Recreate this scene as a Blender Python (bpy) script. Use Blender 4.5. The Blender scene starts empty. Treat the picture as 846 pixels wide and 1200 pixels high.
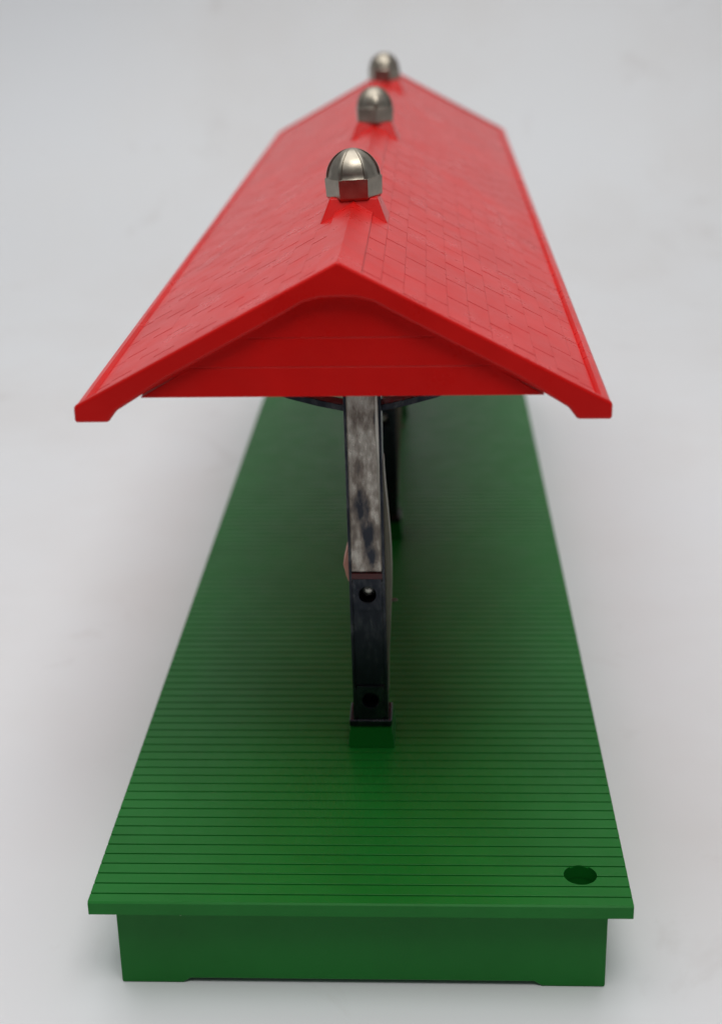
import bpy, bmesh, math, random
from mathutils import Vector, Matrix
random.seed(7)
MM = 0.001                       # everything below is written in millimetres
scene = bpy.context.scene

# ------------------------------------------------------------------ camera
cam_d = bpy.data.cameras.new('camera')
cam = bpy.data.objects.new('camera', cam_d)
scene.collection.objects.link(cam)
scene.camera = cam
pitch, roll, yaw = math.radians(21.36), math.radians(-1.2627), math.radians(-2.8267)
fw = Vector((math.sin(yaw), math.cos(yaw), 0)); rt = Vector((math.cos(yaw), -math.sin(yaw), 0)); up = Vector((0, 0, 1))
F = math.cos(pitch) * fw - math.sin(pitch) * up
U = math.sin(pitch) * fw + math.cos(pitch) * up
R2 = rt * math.cos(roll) + U * math.sin(roll)
U2 = -rt * math.sin(roll) + U * math.cos(roll)
CAMLOC = Vector((10.86, -185.68, 136.28)) * MM
m = Matrix.Identity(4)
for i in range(3):
    m[i][0], m[i][1], m[i][2], m[i][3] = R2[i], U2[i], -F[i], CAMLOC[i]
cam.matrix_world = m
cam_d.sensor_fit = 'VERTICAL'; cam_d.sensor_height = 36
cam_d.lens = 36 * 1730.8 / 1200
cam_d.clip_start = 0.005; cam_d.clip_end = 50
cam_d.dof.use_dof = True
cam_d.dof.focus_distance = 0.231
cam_d.dof.aperture_fstop = cam_d.lens / 2.6      # a 2.6 mm pupil

# ------------------------------------------------------------------ world, lamps, exposure
w = bpy.data.worlds.new('World'); scene.world = w; w.use_nodes = True
bg = w.node_tree.nodes['Background']
# a dim room: paler above and behind the toy, darker on the photographer's side and below
wn, wl = w.node_tree.nodes, w.node_tree.links
wt = wn.new('ShaderNodeTexCoord'); wsp = wn.new('ShaderNodeSeparateXYZ'); wl.new(wt.outputs['Generated'], wsp.inputs[0])
wa = wn.new('ShaderNodeMath'); wa.operation = 'MULTIPLY_ADD'; wa.inputs[1].default_value = .8
wl.new(wsp.outputs['Z'], wa.inputs[0]); wl.new(wsp.outputs['Y'], wa.inputs[2])
wr = wn.new('ShaderNodeValToRGB'); wl.new(wa.outputs[0], wr.inputs[0])
wm = wn.new('ShaderNodeMapRange'); wl.new(wa.outputs[0], wm.inputs[0]); wm.inputs[1].default_value = -1.0; wm.inputs[2].default_value = 1.2
wl.new(wm.outputs[0], wr.inputs[0])
wr.color_ramp.elements[0].position = .15; wr.color_ramp.elements[0].color = (.05, .055, .065, 1)
wr.color_ramp.elements[1].position = .85; wr.color_ramp.elements[1].color = (.90, .95, 1.0, 1)
wl.new(wr.outputs[0], bg.inputs[0]); bg.inputs[1].default_value = 0.44
scene.view_settings.view_transform = 'Standard'; scene.view_settings.look = 'None'
scene.view_settings.exposure = 0.0; scene.view_settings.gamma = 1

def area(name, loc, target, sx, sy, power, col):
    l = bpy.data.lights.new(name, 'AREA'); l.shape = 'RECTANGLE'
    l.size = sx * MM; l.size_y = sy * MM; l.energy = power; l.color = col
    o = bpy.data.objects.new(name, l); scene.collection.objects.link(o)
    o.location = Vector(loc) * MM
    d = (Vector(target) - Vector(loc)).normalized()
    o.rotation_euler = d.to_track_quat('-Z', 'Y').to_euler()
    return o
area('softbox', (-60, 150, 900), (0, 150, 0), 900, 900, 4.9, (1.0, 0.99, 0.975))
area('front_fill', (90, -330, 800), (0, 40, 40), 420, 260, 2.3, (1.0, 0.98, 0.95))  # added fill lamp that brightens the front faces

# ------------------------------------------------------------------ materials
def mat(name):
    mt = bpy.data.materials.new(name); mt.use_nodes = True
    return mt, mt.node_tree.nodes, mt.node_tree.links, mt.node_tree.nodes['Principled BSDF']
def noise(n, l, scale, detail=3, rough=.5, vec=None):
    t = n.new('ShaderNodeTexNoise'); t.inputs['Scale'].default_value = scale
    t.inputs['Detail'].default_value = detail; t.inputs['Roughness'].default_value = rough
    if vec: l.new(vec, t.inputs['Vector'])
    return t
def coords(n, l, scale=(1, 1, 1)):
    tc = n.new('ShaderNodeTexCoord'); mp = n.new('ShaderNodeMapping'); mp.inputs['Scale'].default_value = scale
    l.new(tc.outputs['Object'], mp.inputs['Vector']); return mp.outputs['Vector']
def ramp(n, l, src, stops):
    r = n.new('ShaderNodeValToRGB'); l.new(src, r.inputs[0])
    e = r.color_ramp.elements
    e[0].position, e[0].color = stops[0][0], stops[0][1]
    e[1].position, e[1].color = stops[-1][0], stops[-1][1]
    for p, c in stops[1:-1]:
        x = e.new(p); x.color = c
    return r
def g(v): return (v, v, v, 1)
def bump(n, l, src, dist, strength, bsdf):
    b = n.new('ShaderNodeBump'); b.inputs['Distance'].default_value = dist; b.inputs['Strength'].default_value = strength
    l.new(src, b.inputs['Height']); l.new(b.outputs[0], bsdf.inputs['Normal']); return b

def plastic(name, c1, c2, rlo, rhi, dust=.0, spec=.5):
    mt, n, l, b = mat(name)
    v = coords(n, l)
    t = noise(n, l, 60, 4, .6, v)
    r = ramp(n, l, t.outputs[0], [(.35, c1), (.65, c2)])
    # scattered dust specks
    sp = n.new('ShaderNodeTexVoronoi'); sp.inputs['Scale'].default_value = 260; l.new(v, sp.inputs['Vector'])
    sr = ramp(n, l, sp.outputs['Distance'], [(.03, g(1)), (.055, g(0))])
    gate = ramp(n, l, sp.outputs['Color'], [(.82, g(0)), (.86, g(dust))])
    ml = n.new('ShaderNodeMath'); ml.operation = 'MULTIPLY'; l.new(sr.outputs[0], ml.inputs[0]); l.new(gate.outputs[0], ml.inputs[1])
    mx = n.new('ShaderNodeMixRGB'); mx.inputs[2].default_value = (.55, .5, .45, 1)
    l.new(ml.outputs[0], mx.inputs[0]); l.new(r.outputs[0], mx.inputs[1])
    l.new(mx.outputs[0], b.inputs['Base Color'])
    t2 = noise(n, l, 140, 5, .7, v)
    rr = ramp(n, l, t2.outputs[0], [(.3, g(rlo)), (.7, g(rhi))])
    l.new(rr.outputs[0], b.inputs['Roughness'])
    t3 = noise(n, l, 900, 3, .6, v)
    bump(n, l, t3.outputs[0], 0.00002, .35, b)
    b.inputs['IOR'].default_value = 1.46; b.inputs['Specular IOR Level'].default_value = spec
    return mt
RED = plastic('red_plastic', (.62, .0075, .006, 1), (.70, .009, .0075, 1), .25, .36, .0, .22)
GREEN = plastic('green_plastic', (.007, .150, .016, 1), (.009, .172, .020, 1), .32, .44, .25, .25)

def nickel():
    mt, n, l, b = mat('satin_nickel')
    v = coords(n, l); b.inputs['Metallic'].default_value = 1
    t = noise(n, l, 500, 4, .6, v)
    r = ramp(n, l, t.outputs[0], [(.3, (.33, .295, .24, 1)), (.7, (.45, .405, .335, 1))])
    l.new(r.outputs[0], b.inputs['Base Color'])
    r2 = ramp(n, l, t.outputs[0], [(.3, g(.32)), (.7, g(.42))]); l.new(r2.outputs[0], b.inputs['Roughness'])
    t3 = noise(n, l, 2500, 2, .5, v); bump(n, l, t3.outputs[0], 0.00002, .4, b)
    return mt
NICKEL = nickel()

def worn(name, dark, mid, light, rough, grad=False):
    mt, n, l, b = mat(name); b.inputs['Metallic'].default_value = .85
    v = coords(n, l, (1, 1, .75))
    tc = n.new('ShaderNodeTexCoord'); mp = n.new('ShaderNodeMapping'); mp.inputs['Rotation'].default_value = (0, math.radians(-32), 0)
    mp.inputs['Scale'].default_value = (2.2, 1, .75); l.new(tc.outputs['Object'], mp.inputs['Vector'])
    t0 = noise(n, l, 130, 3, .5, v); t1 = noise(n, l, 260, 10, .74, v); t1.inputs['Distortion'].default_value = .25
    t2_ = noise(n, l, 520, 5, .7, mp.outputs[0])
    a1 = n.new('ShaderNodeMath'); a1.operation = 'MULTIPLY_ADD'; a1.inputs[1].default_value = .26; l.new(t1.outputs[0], a1.inputs[0])
    a0 = n.new('ShaderNodeMath'); a0.operation = 'MULTIPLY'; a0.inputs[1].default_value = .74; l.new(t0.outputs[0], a0.inputs[0]); l.new(a0.outputs[0], a1.inputs[2])
    t = n.new('ShaderNodeMath'); t.operation = 'MULTIPLY_ADD'; t.inputs[1].default_value = .32; l.new(t2_.outputs[0], t.inputs[0])
    a3 = n.new('ShaderNodeMath'); a3.operation = 'MULTIPLY_ADD'; a3.inputs[1].default_value = .60; a3.inputs[2].default_value = .04
    l.new(a1.outputs[0], a3.inputs[0]); l.new(a3.outputs[0], t.inputs[2])
    sz = n.new('ShaderNodeSeparateXYZ'); l.new(tc.outputs['Object'], sz.inputs[0])      # darker towards the foot: the dark reflection there put into colour
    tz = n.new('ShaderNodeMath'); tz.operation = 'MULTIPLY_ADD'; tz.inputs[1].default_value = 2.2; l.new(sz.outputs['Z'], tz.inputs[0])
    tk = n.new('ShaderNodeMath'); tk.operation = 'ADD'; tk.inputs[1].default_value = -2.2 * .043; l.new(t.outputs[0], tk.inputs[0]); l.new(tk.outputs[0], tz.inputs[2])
    src = t.outputs[0]
    if grad:        # two burnt-looking stains low on the face, over the painted reflection fade
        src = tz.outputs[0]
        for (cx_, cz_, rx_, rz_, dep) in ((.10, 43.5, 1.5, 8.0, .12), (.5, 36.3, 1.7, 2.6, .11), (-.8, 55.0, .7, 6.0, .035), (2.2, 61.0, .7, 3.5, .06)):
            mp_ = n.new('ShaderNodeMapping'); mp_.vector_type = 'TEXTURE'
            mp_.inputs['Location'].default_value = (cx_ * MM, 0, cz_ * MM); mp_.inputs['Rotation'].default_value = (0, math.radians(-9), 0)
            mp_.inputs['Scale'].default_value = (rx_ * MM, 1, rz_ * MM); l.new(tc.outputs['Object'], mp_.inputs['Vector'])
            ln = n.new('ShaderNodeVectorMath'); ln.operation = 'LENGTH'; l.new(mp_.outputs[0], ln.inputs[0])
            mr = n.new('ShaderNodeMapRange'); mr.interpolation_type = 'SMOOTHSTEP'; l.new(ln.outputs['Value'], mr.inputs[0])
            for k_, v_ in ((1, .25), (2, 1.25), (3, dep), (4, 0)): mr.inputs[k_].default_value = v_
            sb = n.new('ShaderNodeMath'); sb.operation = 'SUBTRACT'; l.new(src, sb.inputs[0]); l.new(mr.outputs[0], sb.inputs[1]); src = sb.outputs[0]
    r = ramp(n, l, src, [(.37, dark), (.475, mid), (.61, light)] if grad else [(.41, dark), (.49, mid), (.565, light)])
    l.new(r.outputs[0], b.inputs['Base Color'])
    r2 = ramp(n, l, t.outputs[0], [(.35, g(rough + .2)), (.65, g(rough))]); l.new(r2.outputs[0], b.inputs['Roughness'])
    t3 = noise(n, l, 1400, 4, .7, v); bump(n, l, t3.outputs[0], 0.00006, .4 if grad else .2, b)
    return mt
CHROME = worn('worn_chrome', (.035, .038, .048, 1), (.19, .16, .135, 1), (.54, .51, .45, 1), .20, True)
CHROME_DARK = worn('dark_rim_and_reflection', (.015, .017, .023, 1), (.022, .025, .033, 1), (.050, .053, .058, 1), .20)  # dark rims; also the lower post's dark reflections put into colour
def simple(name, col, rough, metal=0):
    mt, n, l, b = mat(name); v = coords(n, l)
    t = noise(n, l, 300, 4, .6, v)
    r = ramp(n, l, t.outputs[0], [(.3, tuple(c * .8 for c in col[:3]) + (1,)), (.7, col)])
    l.new(r.outputs[0], b.inputs['Base Color']); b.inputs['Roughness'].default_value = rough; b.inputs['Metallic'].default_value = metal
    return mt
SALMON = simple('faded_salmon', (.90, .42, .32, 1), .5)
CREAM = simple('aged_cream', (.20, .19, .14, 1), .45, .4)
BRIGHT = simple('bare_metal', (.50, .48, .43, 1), .32, .9)
DARKRED = simple('red_roof_reflection', (.12, .006, .008, 1), .35)  # the roof's red reflection as a flat colour

def sweep_mat():
    mt, n, l, b = mat('white_board')
    v = coords(n, l)
    t = noise(n, l, 5, 5, .6, v)
    r = ramp(n, l, t.outputs[0], [(.32, (.72, .71, .71, 1)), (.5, (.76, .766, .78, 1)), (.68, (.76, .775, .80, 1))])
    # faint smudges
    t2 = noise(n, l, 26, 6, .65, v); t2.inputs['Distortion'].default_value = .8
    s2 = ramp(n, l, t2.outputs[0], [(.60, g(0)), (.78, g(.36))])
    mx = n.new('ShaderNodeMixRGB'); mx.inputs[2].default_value = (.50, .46, .44, 1)
    l.new(s2.outputs[0], mx.inputs[0]); l.new(r.outputs[0], mx.inputs[1])
    # small dark marks
    vo = n.new('ShaderNodeTexVoronoi'); vo.inputs['Scale'].default_value = 22; l.new(v, vo.inputs['Vector'])
    tw = noise(n, l, 160, 3, .5, v)
    ad = n.new('ShaderNodeMath'); ad.operation = 'MULTIPLY_ADD'; ad.inputs[1].default_value = .18
    l.new(tw.outputs[0], ad.inputs[0]); l.new(vo.outputs['Distance'], ad.inputs[2])
    s3 = ramp(n, l, ad.outputs[0], [(.12, g(.55)), (.19, g(0))])
    gt = ramp(n, l, vo.outputs['Color'], [(.70, g(0)), (.85, g(1))])
    ml = n.new('ShaderNodeMath'); ml.operation = 'MULTIPLY'; l.new(s3.outputs[0], ml.inputs[0]); l.new(gt.outputs[0], ml.inputs[1])
    mx2 = n.new('ShaderNodeMixRGB'); mx2.inputs[2].default_value = (.42, .40, .40, 1)
    l.new(ml.outputs[0], mx2.inputs[0]); l.new(mx.outputs[0], mx2.inputs[1])
    l.new(mx2.outputs[0], b.inputs['Base Color'])
    b.inputs['Roughness'].default_value = .42
    t4 = noise(n, l, 700, 4, .6, v); bump(n, l, t4.outputs[0], 0.00005, .3, b)
    return mt
BOARD = sweep_mat()

# ------------------------------------------------------------------ mesh helpers
def obj(name, bm, material, parent=None, bevel=0, seg=2, smooth=False, angle=35):
    bmesh.ops.recalc_face_normals(bm, faces=bm.faces)
    for v in bm.verts: v.co *= MM
    me = bpy.data.meshes.new(name); bm.to_mesh(me); bm.free()
    mats = material if isinstance(material, (list, tuple)) else [material]
    for mm_ in mats: me.materials.append(mm_)
    o = bpy.data.objects.new(name, me); scene.collection.objects.link(o)
    if parent: o.parent = parent
    if smooth:
        for p in me.polygons: p.use_smooth = True
        me.set_sharp_from_angle(angle=math.radians(angle))
    if bevel:
        b = o.modifiers.new('bevel', 'BEVEL'); b.width = bevel * MM; b.segments = seg
        b.limit_method = 'ANGLE'; b.angle_limit = math.radians(30); b.harden_normals = True
        for p in me.polygons: p.use_smooth = True
    return o
def box(bm, x0, x1, y0, y1, z0, z1, mi=0):
    vs = [bm.verts.new((x, y, z)) for z in (z0, z1) for y in (y0, y1) for x in (x0, x1)]
    for f in ((0, 1, 3, 2), (4, 5, 7, 6), (0, 1, 5, 4), (2, 3, 7, 6), (0, 2, 6, 4), (1, 3, 7, 5)):
        fc = bm.faces.new([vs[i] for i in f]); fc.material_index = mi
def prism_y(bm, pts, y0, y1, mi=0):          # polygon in x,z pushed along y
    a = [bm.verts.new((x, y0, z)) for x, z in pts]; b = [bm.verts.new((x, y1, z)) for x, z in pts]
    bm.faces.new(a).material_index = mi; bm.faces.new(b[::-1]).material_index = mi
    for i in range(len(pts)):
        j = (i + 1) % len(pts); bm.faces.new((a[i], a[j], b[j], b[i])).material_index = mi
def prism_x(bm, pts, x0, x1, mi=0):          # polygon in y,z pushed along x
    a = [bm.verts.new((x0, y, z)) for y, z in pts]; b = [bm.verts.new((x1, y, z)) for y, z in pts]
    bm.faces.new(a).material_index = mi; bm.faces.new(b[::-1]).material_index = mi
    for i in range(len(pts)):
        j = (i + 1) % len(pts); bm.faces.new((a[i], a[j], b[j], b[i])).material_index = mi
def hole_plate(bm, x0, x1, z0, z1, cx, cz, r, y0, y1, mi=0, n=32):
    rings = []
    for y in (y0, y1):
        inn, out = [], []
        for k in range(n):
            a = 2 * math.pi * (k + .5) / n; c, s = math.cos(a), math.sin(a)
            inn.append(bm.verts.new((cx + r * c, y, cz + r * s)))
            t = min(((x1 - cx) / c if c > 0 else (x0 - cx) / c), ((z1 - cz) / s if s > 0 else (z0 - cz) / s))
            out.append(bm.verts.new((cx + t * c, y, cz + t * s)))
        rings.append((inn, out))
    (i0, o0), (i1, o1) = rings
    for k in range(n):
        j = (k + 1) % n
        for q in ((i0[k], i0[j], o0[j], o0[k]), (i1[k], o1[k], o1[j], i1[j]), (i0[k], i1[k], i1[j], i0[j]), (o0[k], o0[j], o1[j], o1[k])):
            bm.faces.new(q).material_index = mi
def apply_boolean(o, cutter):
    md = o.modifiers.new('cut', 'BOOLEAN'); md.operation = 'DIFFERENCE'; md.object = cutter; md.solver = 'EXACT'
    dg = bpy.context.evaluated_depsgraph_get(); dg.update()
    me = bpy.data.meshes.new_from_object(o.evaluated_get(dg))
    old = o.data; o.modifiers.clear(); me.name = old.name; o.data = me
    bpy.data.objects.remove(cutter)

# ------------------------------------------------------------------ setting: white board sweep
GZ = -17.8
prof = [(-225, GZ), (400, GZ)]
R_ = 190; yb = 400
for k in range(1, 25):
    a = math.radians(90 * k / 24); prof.append((yb + R_ * math.sin(a), GZ + R_ - R_ * math.cos(a)))
prof.append((yb + R_, GZ + 2200))
bm = bmesh.new()
top = [[bm.verts.new((x, y, z)) for y, z in prof] for x in (-2200, 2200)]
bot = [[bm.verts.new((x, y + (3 if i > 1 else 0), z - 3)) for i, (y, z) in enumerate(prof)] for x in (-2200, 2200)]
for i in range(len(prof) - 1):
    bm.faces.new((top[0][i], top[1][i], top[1][i + 1], top[0][i + 1]))
    bm.faces.new((bot[0][i], bot[0][i + 1], bot[1][i + 1], bot[1][i]))
sweep = obj('backdrop', bm, BOARD, smooth=True)
sweep['kind'] = 'structure'; sweep['label'] = 'white board surface curving up behind into a pale backdrop'

# ------------------------------------------------------------------ the toy
toy = bpy.data.objects.new('toy_station_platform', None); scene.collection.objects.link(toy)
toy.location = (0, 160 * MM, GZ * MM)
toy.empty_display_size = .02
toy['label'] = 'toy railway platform shelter with red shingled roof on a green ribbed deck'
toy['category'] = 'toy platform'
LEN = 320.0; HW = 41.25

# ---- deck: ribbed top made of planks with real grooves
bm = bmesh.new()
pts = [(0, -2.25), (0, -.25), (.25, 0)]
y = 2.3; k = 0
while y < LEN - 1.5:
    pts += [(y - .20, 0), (y - .17, -.26), (y + .15, -.26), (y + .185, -.03), (y + .235, 0)]
    y += 2.63
pts += [(LEN - .25, 0), (LEN, -.25), (LEN, -2.25)]
prism_x(bm, pts, -HW, HW)
deck = obj('deck', bm, GREEN)
bm = bmesh.new()
bmesh.ops.create_cone(bm, cap_ends=True, segments=48, radius1=2.55, radius2=2.55, depth=12, matrix=Matrix.Translation((34.0, 7.9, 0)))
cut = obj('cutter', bm, GREEN); apply_boolean(deck, cut)
bm = bmesh.new()          # cup added under the mounting hole to keep it dark inside
n_ = 36; rr_ = [(2.6, -2.2), (2.5, -11), (0.01, -11.2)]; ro_ = [(3.5, -2.2), (3.4, -12), (0.01, -12.2)]
def ring_(r, z): return [bm.verts.new((34.0 + r * math.cos(2 * math.pi * k / n_), 7.9 + r * math.sin(2 * math.pi * k / n_), z)) for k in range(n_)]
A_ = [ring_(*q) for q in rr_]; B_ = [ring_(*q) for q in ro_]
for S_ in (A_, B_):
    for a, b in zip(S_[:-1], S_[1:]):
        for k in range(n_): bm.faces.new((a[k], a[(k + 1) % n_], b[(k + 1) % n_], b[k]))
for k in range(n_): bm.faces.new((A_[0][k], A_[0][(k + 1) % n_], B_[0][(k + 1) % n_], B_[0][k]))
obj('hole_shade_cup', bm, GREEN, deck, smooth=True)
# ---- skirt under the deck, with raised middle so that it stands on corner feet
def wall(bm, L, notch):   # profile of one skirt wall in (s, z)
    return [(0, -2.2), (L, -2.2), (L, GZ), (L - notch, GZ), (L - notch - 1.2, GZ + .85), (notch + 1.2, GZ + .85), (notch, GZ), (0, GZ)]
bm = bmesh.new()
SX, SY0, SY1 = 38.0, 3.6, LEN - 3.6
prism_y(bm, [(-SX + s, z) for s, z in wall(bm, 2 * SX, 9.8)], SY0, SY0 + 1.8)
prism_y(bm, [(-SX + s, z) for s, z in wall(bm, 2 * SX, 9.8)], SY1 - 1.8, SY1)
for s in (-1, 1):
    xs = sorted((s * (SX - .003), s * (SX - 1.8)))
    prism_x(bm, [(SY0 + 1.8 + q, z) for q, z in wall(bm, SY1 - SY0 - 3.6, 14)], *xs)
skirt = obj('skirt', bm, GREEN, bevel=.3)

# ---- roof -----------------------------------------------------------------
XC = -1.2; Y0, Y1 = 8.8, 310.8
ZA, ZE, RW = 95.84, 75.95, 37.2
SL = (ZA - ZE) / RW
def zt(x): return ZA - SL * abs(x)
DROP = .85
half = [(0, ZA - DROP), (35.2, zt(35.2) - DROP), (35.75, zt(35.75)), (36.7, zt(36.7)), (RW, ZE - .5), (RW, 73.9), (RW - .3, 73.6), (32.5, 73.6), (31.5, 74.9),
        (31.2, 75.2), (27.8, 77.3), (0, 92.0)]
sec = [(XC + x, z) for x, z in half] + [(XC - x, z) for x, z in half[::-1][1:-1]]
bm = bmesh.new()
# the shell starts 0.3 mm inside the two gable frames
prism_y(bm, sec, Y0 + .9, Y1 - .9)
# shingles: thin raised tiles in courses parallel to the ridge, joints staggered
offs = [1.6, 6.9, .8, 6.4, .4, 4.6, 9.2, 3.4, 8.6, 2.6]
cw, x_start = 3.05, 2.6
def P(s, xx, y, d): # point on slope side s, at horizontal distance xx, lowered by d
    return (XC + s * xx, y, zt(xx) - d)
TT = DROP - .26
for s in (-1, 1):
    for ci in range(11):
        xa = x_start + ci * cw; xb = min(xa + cw, 35.0)
        xa += .015; xb -= .015
        if xb - xa < .6: continue
        o_ = offs[ci % 10] + (.0 if s > 0 else 1.1)
        ys = [Y0 + 1.25]; yy = Y0 + 2 + (o_ - 8.8 - 2) % 12.1
        while yy < Y1 - 2.5:
            ys.append(yy + random.uniform(-.35, .35)); yy += 12.1
        ys.append(Y1 - 1.25)
        for a, b in zip(ys[:-1], ys[1:]):
            if b - a < .6: continue
            a += .17; b -= .17
            lift = random.uniform(-.012, .012)
            q = [bm.verts.new(P(s, *t)) for t in ((xa, a, TT + .01 + lift), (xb, a, TT - .01 + lift), (xb, b, TT - .01 + lift), (xa, b, TT + .01 + lift),
                                                  (xa, a, DROP + .1), (xb, a, DROP + .1), (xb, b, DROP + .1), (xa, b, DROP + .1))]
            for f in ((0, 1, 2, 3), (4, 5, 6, 7), (0, 1, 5, 4), (1, 2, 6, 5), (2, 3, 7, 6), (3, 0, 4, 7)):
                bm.faces.new([q[i] for i in f])
roof = obj('roof', bm, RED, toy)
# gable frames: the bright boards that close both ends
def frame_pts():
    out = [(RW, ZE - .05), (RW, 73.6), (32.5, 73.6), (31.5, 74.9), (31.2, 75.3), (28.0, 77.36)]
    inn = [(24.5, 79.6), (7.2, 88.9), (4.8, 90.3), (2.5, 90.9), (0, 91.0)]
    return out, inn
def gable_frame(ya, yb):
    bm = bmesh.new(); out, inn = frame_pts()
    h = [(0, ZA)] + [(RW - .35, zt(RW - .35))] + out + inn
    for s in (-1, 1):
        prism_y(bm, [(XC + s * x, z) for x, z in h], ya, yb)
    bmesh.ops.remove_doubles(bm, verts=bm.verts, dist=.002)
    # drop the two inner faces that now meet on the centre line
    kill = [f for f in bm.faces if all(abs(v.co.x - XC) < .01 for v in f.verts)]
    bmesh.ops.delete(bm, geom=kill, context='FACES_ONLY')
    return bm
for (ya, yb) in ((Y0, Y0 + 1.2), (Y1 - 1.2, Y1)):
    obj('gable_board', gable_frame(ya, yb), RED, roof, bevel=.42, seg=5)
# recessed gable panels with two horizontal siding steps
for s, ye in ((1, Y0), (-1, Y1)):
    bm = bmesh.new()
    def lay(z0, z1, d0, d1):     # one siding strip leaning outwards towards its bottom
        xa = (92.0 - z0) / .53 if z0 > 77.4 else 28.0; xb = (92.0 - z1) / .53
        xa = min(xa, 28.0)
        c = [(XC - xa, ye + s * d0, z0), (XC + xa, ye + s * d0, z0), (XC + xb, ye + s * d1, z1), (XC - xb, ye + s * d1, z1)]
        back = [(x, ye + s * 4.5, z) for x, y_, z in c]
        v = [bm.verts.new(t) for t in c + back]
        for f in ((0, 1, 2, 3), (4, 5, 6, 7), (0, 1, 5, 4), (1, 2, 6, 5), (2, 3, 7, 6), (3, 0, 4, 7)): bm.faces.new([v[i] for i in f])
    lay(76.8, 81.0, 1.25, 1.35); lay(81.0, 85.1, 1.35, 1.45); lay(85.1, 91.6, 1.45, 1.55)
    obj('gable_panel', bm, RED, roof, bevel=.12)
# ridge cap
bm = bmesh.new()
for s in (-1, 1):
    prism_y(bm, [(XC, ZA - .05), (XC + s * 3.1, zt(3.1) - .12), (XC + s * 3.2, zt(3.2) - 1.0), (XC, ZA - 1.6)], Y0 + 1.1, Y1 - 1.1)
obj('ridge_cap', bm, RED, roof)

# ---- finials --------------------------------------------------------------
def finial_bm():
    bm = bmesh.new(); rings = []
    prof = [(96.1, 3.9, 0), (96.3, 4.25, 0), (96.8, 4.62, 0), (99.3, 4.72, 0), (99.75, 4.70, 0)]
    H0, H1 = 99.8, 104.35
    for k in range(0, 17):
        t = k / 16.0
        hh = math.sin(t * math.pi / 2) ** 1.05; r = 4.5 * math.sqrt(max(0, 1 - hh ** 1.9)) if k < 16 else .12
        prof.append((H0 + (H1 - H0) * math.sin(t * math.pi / 2) ** 1.05, max(r, .12), 1 if .0 < t < .97 else .3))
    ss = [0, .07, .11, .3, .5, .7, .89, .93]
    for z, r, dome in prof:
        ring = []
        for c in range(6):
            a0, a1 = math.radians(60 * c), math.radians(60 * c + 60)
            p0 = Vector((math.cos(a0), math.sin(a0))); p1 = Vector((math.cos(a1), math.sin(a1)))
            mid = ((p0 + p1) / 2).normalized()
            for s in ss:
                q = (p0 * (1 - s) + p1 * s) * r
                if dome:
                    q = q + mid * (.10 * r * 4 * s * (1 - s))            # lobes bulge a little
                    if .08 < s < .92: q = q - mid * .30 * dome * min(1, r / 2.5)           # grooves beside the ribs
                ring.append(bm.verts.new((q.x, q.y, z)))
        rings.append(ring)
    n = len(rings[0])
    for a, b in zip(rings[:-1], rings[1:]):
        for i in range(n):
            j = (i + 1) % n; bm.faces.new((a[i], a[j], b[j], b[i]))
    bm.faces.new(rings[0][::-1]); bm.faces.new(rings[-1])
    return bm
flabels = ['satin nickel dome nearest the front gable, flat facet facing forward', 'middle satin nickel dome, turned so that a corner faces the front', 'satin nickel dome at the far end of the ridge, out of focus']
f0 = None
for i, (fy, rz) in enumerate(((60.6, 2), (163.5, -24), (267.5, -9))):
    if f0 is None:
        f0 = obj('finial', finial_bm(), NICKEL, roof, smooth=True, angle=28); o = f0
    else:
        o = f0.copy(); scene.collection.objects.link(o); o.parent = roof
    o.location = ((XC - (.6 if i == 2 else 0)) * MM, fy * MM, -.45 * MM); o.rotation_euler = (0, math.radians(-2.5 if i == 0 else 0), math.radians(rz))
    if i == 0: o.location.x = (XC + 4.2) * MM
    o['label'] = flabels[i]
    bm = bmesh.new()
    prism_y(bm, [(XC - 5.8, 91.8), (XC - 5.3, 92.8), (XC - 3.9, 96.25), (XC + 3.9, 96.25), (XC + 5.3, 92.8), (XC + 5.8, 91.8)], fy - 5.4, fy + 5.4)
    for v in bm.verts:      # hipped: both gable-side faces lean inwards
        v.co.y -= (v.co.z - 92.3) * .5 * (1 if v.co.y > fy else -1)
    obj('finial_seat', bm, RED, roof, bevel=.3)

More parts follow.
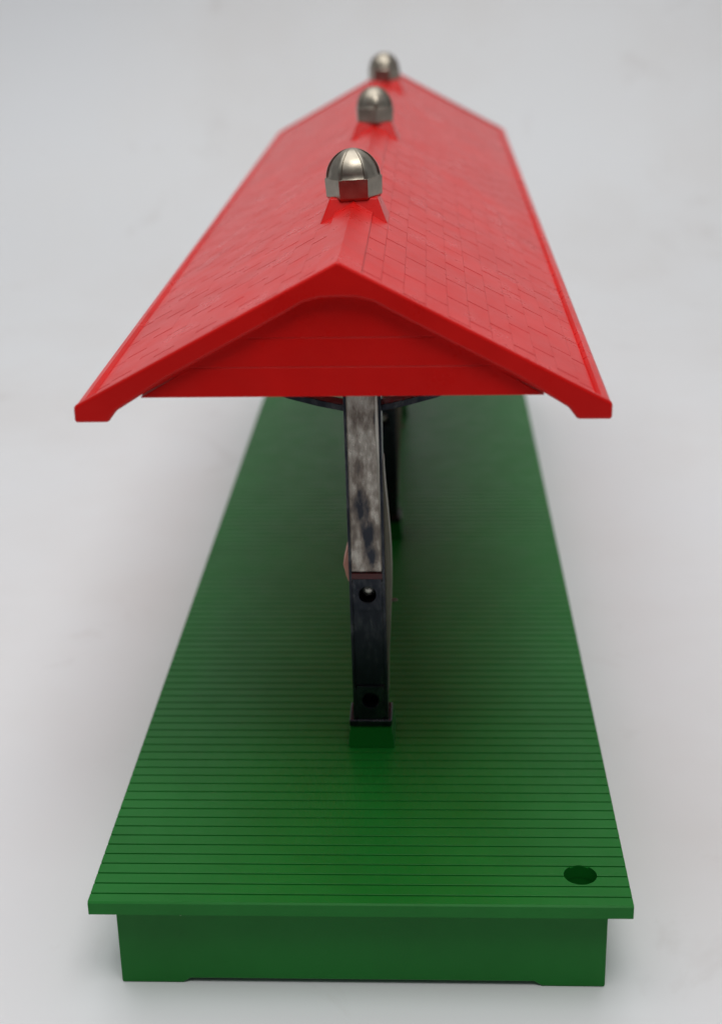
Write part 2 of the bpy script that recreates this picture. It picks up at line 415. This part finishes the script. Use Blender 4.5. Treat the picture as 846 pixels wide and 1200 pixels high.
# ---- posts ----------------------------------------------------------------
def lean(bm):
    for v in bm.verts: v.co.x += .42 - .0075 * v.co.z
    return bm
def tag_parent(o, p): o.parent = p; return o
def make_post():
    B = .5
    bm = bmesh.new()          # mi 0: worn chrome faces, 1: dark rims, and lower faces with dark reflection in their colour
    hw = 3.1
    # slab behind, rims at both sides
    box(bm, -hw + B, hw - B, .55, 6, 12.2, 27.0, 1)
    box(bm, -hw + B, hw - B, .55, 6, 34.0, 90.0, 0)
    box(bm, -hw + B, hw - B, 3.4, 6, 5.6, 12.2, 1); box(bm, -hw + B, hw - B, 3.4, 6, 27.0, 33.0, 1)
    hole_plate(bm, -hw + B, hw - B, 5.6, 12.2, .0, 9.35, 1.5, .06, 3.4, 1)
    hole_plate(bm, -hw + B, hw - B, 27.0, 33.0, .0, 30.0, 1.5, .06, 3.4, 1)
    for s in (-1, 1):
        xs = sorted((s * hw, s * (hw - B)))
        box(bm, xs[0], xs[1], 0, 6, 5.6, 90.0, 1)
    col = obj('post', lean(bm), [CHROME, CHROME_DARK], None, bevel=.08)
    def sub(name, bm, m_, **k): return obj(name, lean(bm), m_, col, **k)
    bm = bmesh.new()          # bright fillets where the channel floor turns up to its rims
    for xa, xb, dz in ((-hw + B, -hw + B + .14, 0), (hw - B, hw - B - .55, 0)):
        zs = [34.05, 44, 52, 60, 70, 89]; wd = [.35, .55, .8, 1.0, .6, .3]
        fr = [bm.verts.new((xa, .10, z)) for z in zs]; fl = [bm.verts.new((xa + (xb - xa) * q, .54, z)) for z, q in zip(zs, wd)]
        bk = [bm.verts.new((xa, .56, z)) for z in zs]
        for i in range(5):
            bm.faces.new((fr[i], fr[i + 1], fl[i + 1], fl[i])); bm.faces.new((fl[i], fl[i + 1], bk[i + 1], bk[i])); bm.faces.new((bk[i], bk[i + 1], fr[i + 1], fr[i]))
        bm.faces.new((fr[0], fl[0], bk[0])); bm.faces.new((fr[5], bk[5], fl[5]))
    sub('channel_edge', bm, BRIGHT)
    bm = bmesh.new(); bmesh.ops.create_uvsphere(bm, u_segments=20, v_segments=12, radius=1.25)
    for v in bm.verts: v.co = Vector((v.co.x + .15, v.co.y * .55 + 2.2, v.co.z + 30.05))
    sub('hole_glint', bm, BRIGHT, smooth=True)  # shiny dome added to give the glint inside the upper hole
    bm = bmesh.new(); bmesh.ops.create_icosphere(bm, subdivisions=2, radius=.42)
    for v in bm.verts: v.co = Vector((v.co.x * 1.5 + 4.5, v.co.y + 3.2, v.co.z * .7 + 27.6)) + Vector((random.uniform(-.1, .1), 0, random.uniform(-.1, .1)))
    sub('burr', bm, CREAM)
    bm = bmesh.new(); box(bm, -hw + B, hw - B, .02, 6, 33.0, 34.0); sub('reflection_band', bm, DARKRED)  # ledge strip coloured to stand for the red roof mirrored in it
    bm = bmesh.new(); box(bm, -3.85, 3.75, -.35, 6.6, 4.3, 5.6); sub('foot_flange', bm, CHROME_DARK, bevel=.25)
    bm = bmesh.new()          # green pedestal, wider at the bottom
    lo = [(-4.25, -.4), (4.15, -.4), (4.15, 10), (-4.25, 10)]; hi = [(-3.75, .0), (3.65, .0), (3.65, 9), (-3.75, 9)]
    a = [bm.verts.new((x, y, -.1)) for x, y in lo]; b = [bm.verts.new((x, y, 4.3)) for x, y in hi]
    bm.faces.new(a[::-1]); bm.faces.new(b)
    for i in range(4): bm.faces.new((a[i], a[(i + 1) % 4], b[(i + 1) % 4], b[i]))
    sub('pedestal', bm, GREEN, bevel=.3)
    # bowed plate on the right flank and the faded tab on the left
    bm = bmesh.new(); zz = [10 + 44 * k / 20 for k in range(21)]
    out = [(hw + .15 + 1.0 * math.sin(math.pi * min(1, max(0, (z - 10) / 44)) ** 1.15) ** 1.6, z) for z in zz]
    prism_y(bm, [(hw - .02, 10)] + out + [(hw - .02, 54)], 1.4, 5.6)
    sub('side_plate', bm, CREAM, bevel=.1)
    bm = bmesh.new(); prism_y(bm, [(-hw + .02, 39.3), (-hw - .95, 35.3), (-hw - .5, 33.2), (-hw + .02, 31.8)], 1.0, 5.2)
    sub('side_tab', bm, SALMON, bevel=.1)
    # arms that spread under the roof
    for s in (-1, 1):
        bm = bmesh.new()
        low = [(3.0, 63.9), (7, 64.8), (12, 66.2), (17, 69.0), (20, 73.0), (21.0, 79.2)]
        upp = [(22.4, 79.0), (21.2, 72.2), (17.8, 67.9), (12.4, 65.1), (7.3, 63.7), (3.0, 62.8)]
        def strip(bm, lo_, up_, y0, y1):
            n_ = len(lo_); U_ = up_[::-1]
            A = [[bm.verts.new((s * x, y_, z)) for x, z in L_] for y_ in (y0, y1) for L_ in (lo_, U_)]
            for i in range(n_ - 1):
                bm.faces.new((A[0][i], A[0][i + 1], A[1][i + 1], A[1][i])); bm.faces.new((A[2][i], A[2][i + 1], A[3][i + 1], A[3][i]))
                bm.faces.new((A[0][i], A[0][i + 1], A[2][i + 1], A[2][i])); bm.faces.new((A[1][i], A[1][i + 1], A[3][i + 1], A[3][i]))
            for i in (0, n_ - 1): bm.faces.new((A[0][i], A[1][i], A[3][i], A[2][i]))
        strip(bm, low, upp, 1.2, 4.8)
        strip(bm, [(3.0, 70.5), (9, 72), (17.5, 69.6)], [(17.9, 68.9), (9, 71.1), (3.0, 69.6)], 1.8, 4.2)
        strip(bm, [(9.0, 66.0), (9.1, 71.4)], [(9.9, 71.4), (9.8, 66.0)], 1.9, 4.1)
        prism_y(bm, [(s * 3.0, 76.0), (s * 21.5, 76.2), (s * 21.5, 77.4), (s * 3.0, 77.4)], 1.5, 4.5)
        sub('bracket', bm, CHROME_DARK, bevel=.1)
    return col
post0 = make_post()
for i, py in enumerate((46.4, 144.4, 242.4)):
    if i == 0: o = post0
    else:
        o = post0.copy(); scene.collection.objects.link(o)
        for ch in list(post0.children):
            c = ch.copy(); scene.collection.objects.link(c); c.parent = o
    o.location = (0, py * MM, 0)

# parent the parts: the toy's Empty stands at its base, parts keep their place
for o in [o for o in scene.collection.objects if o.type == 'MESH' and o.name.split('.')[0] in ('deck', 'skirt', 'post', 'roof')]:
    o.parent = toy
    o.location = o.location - toy.location
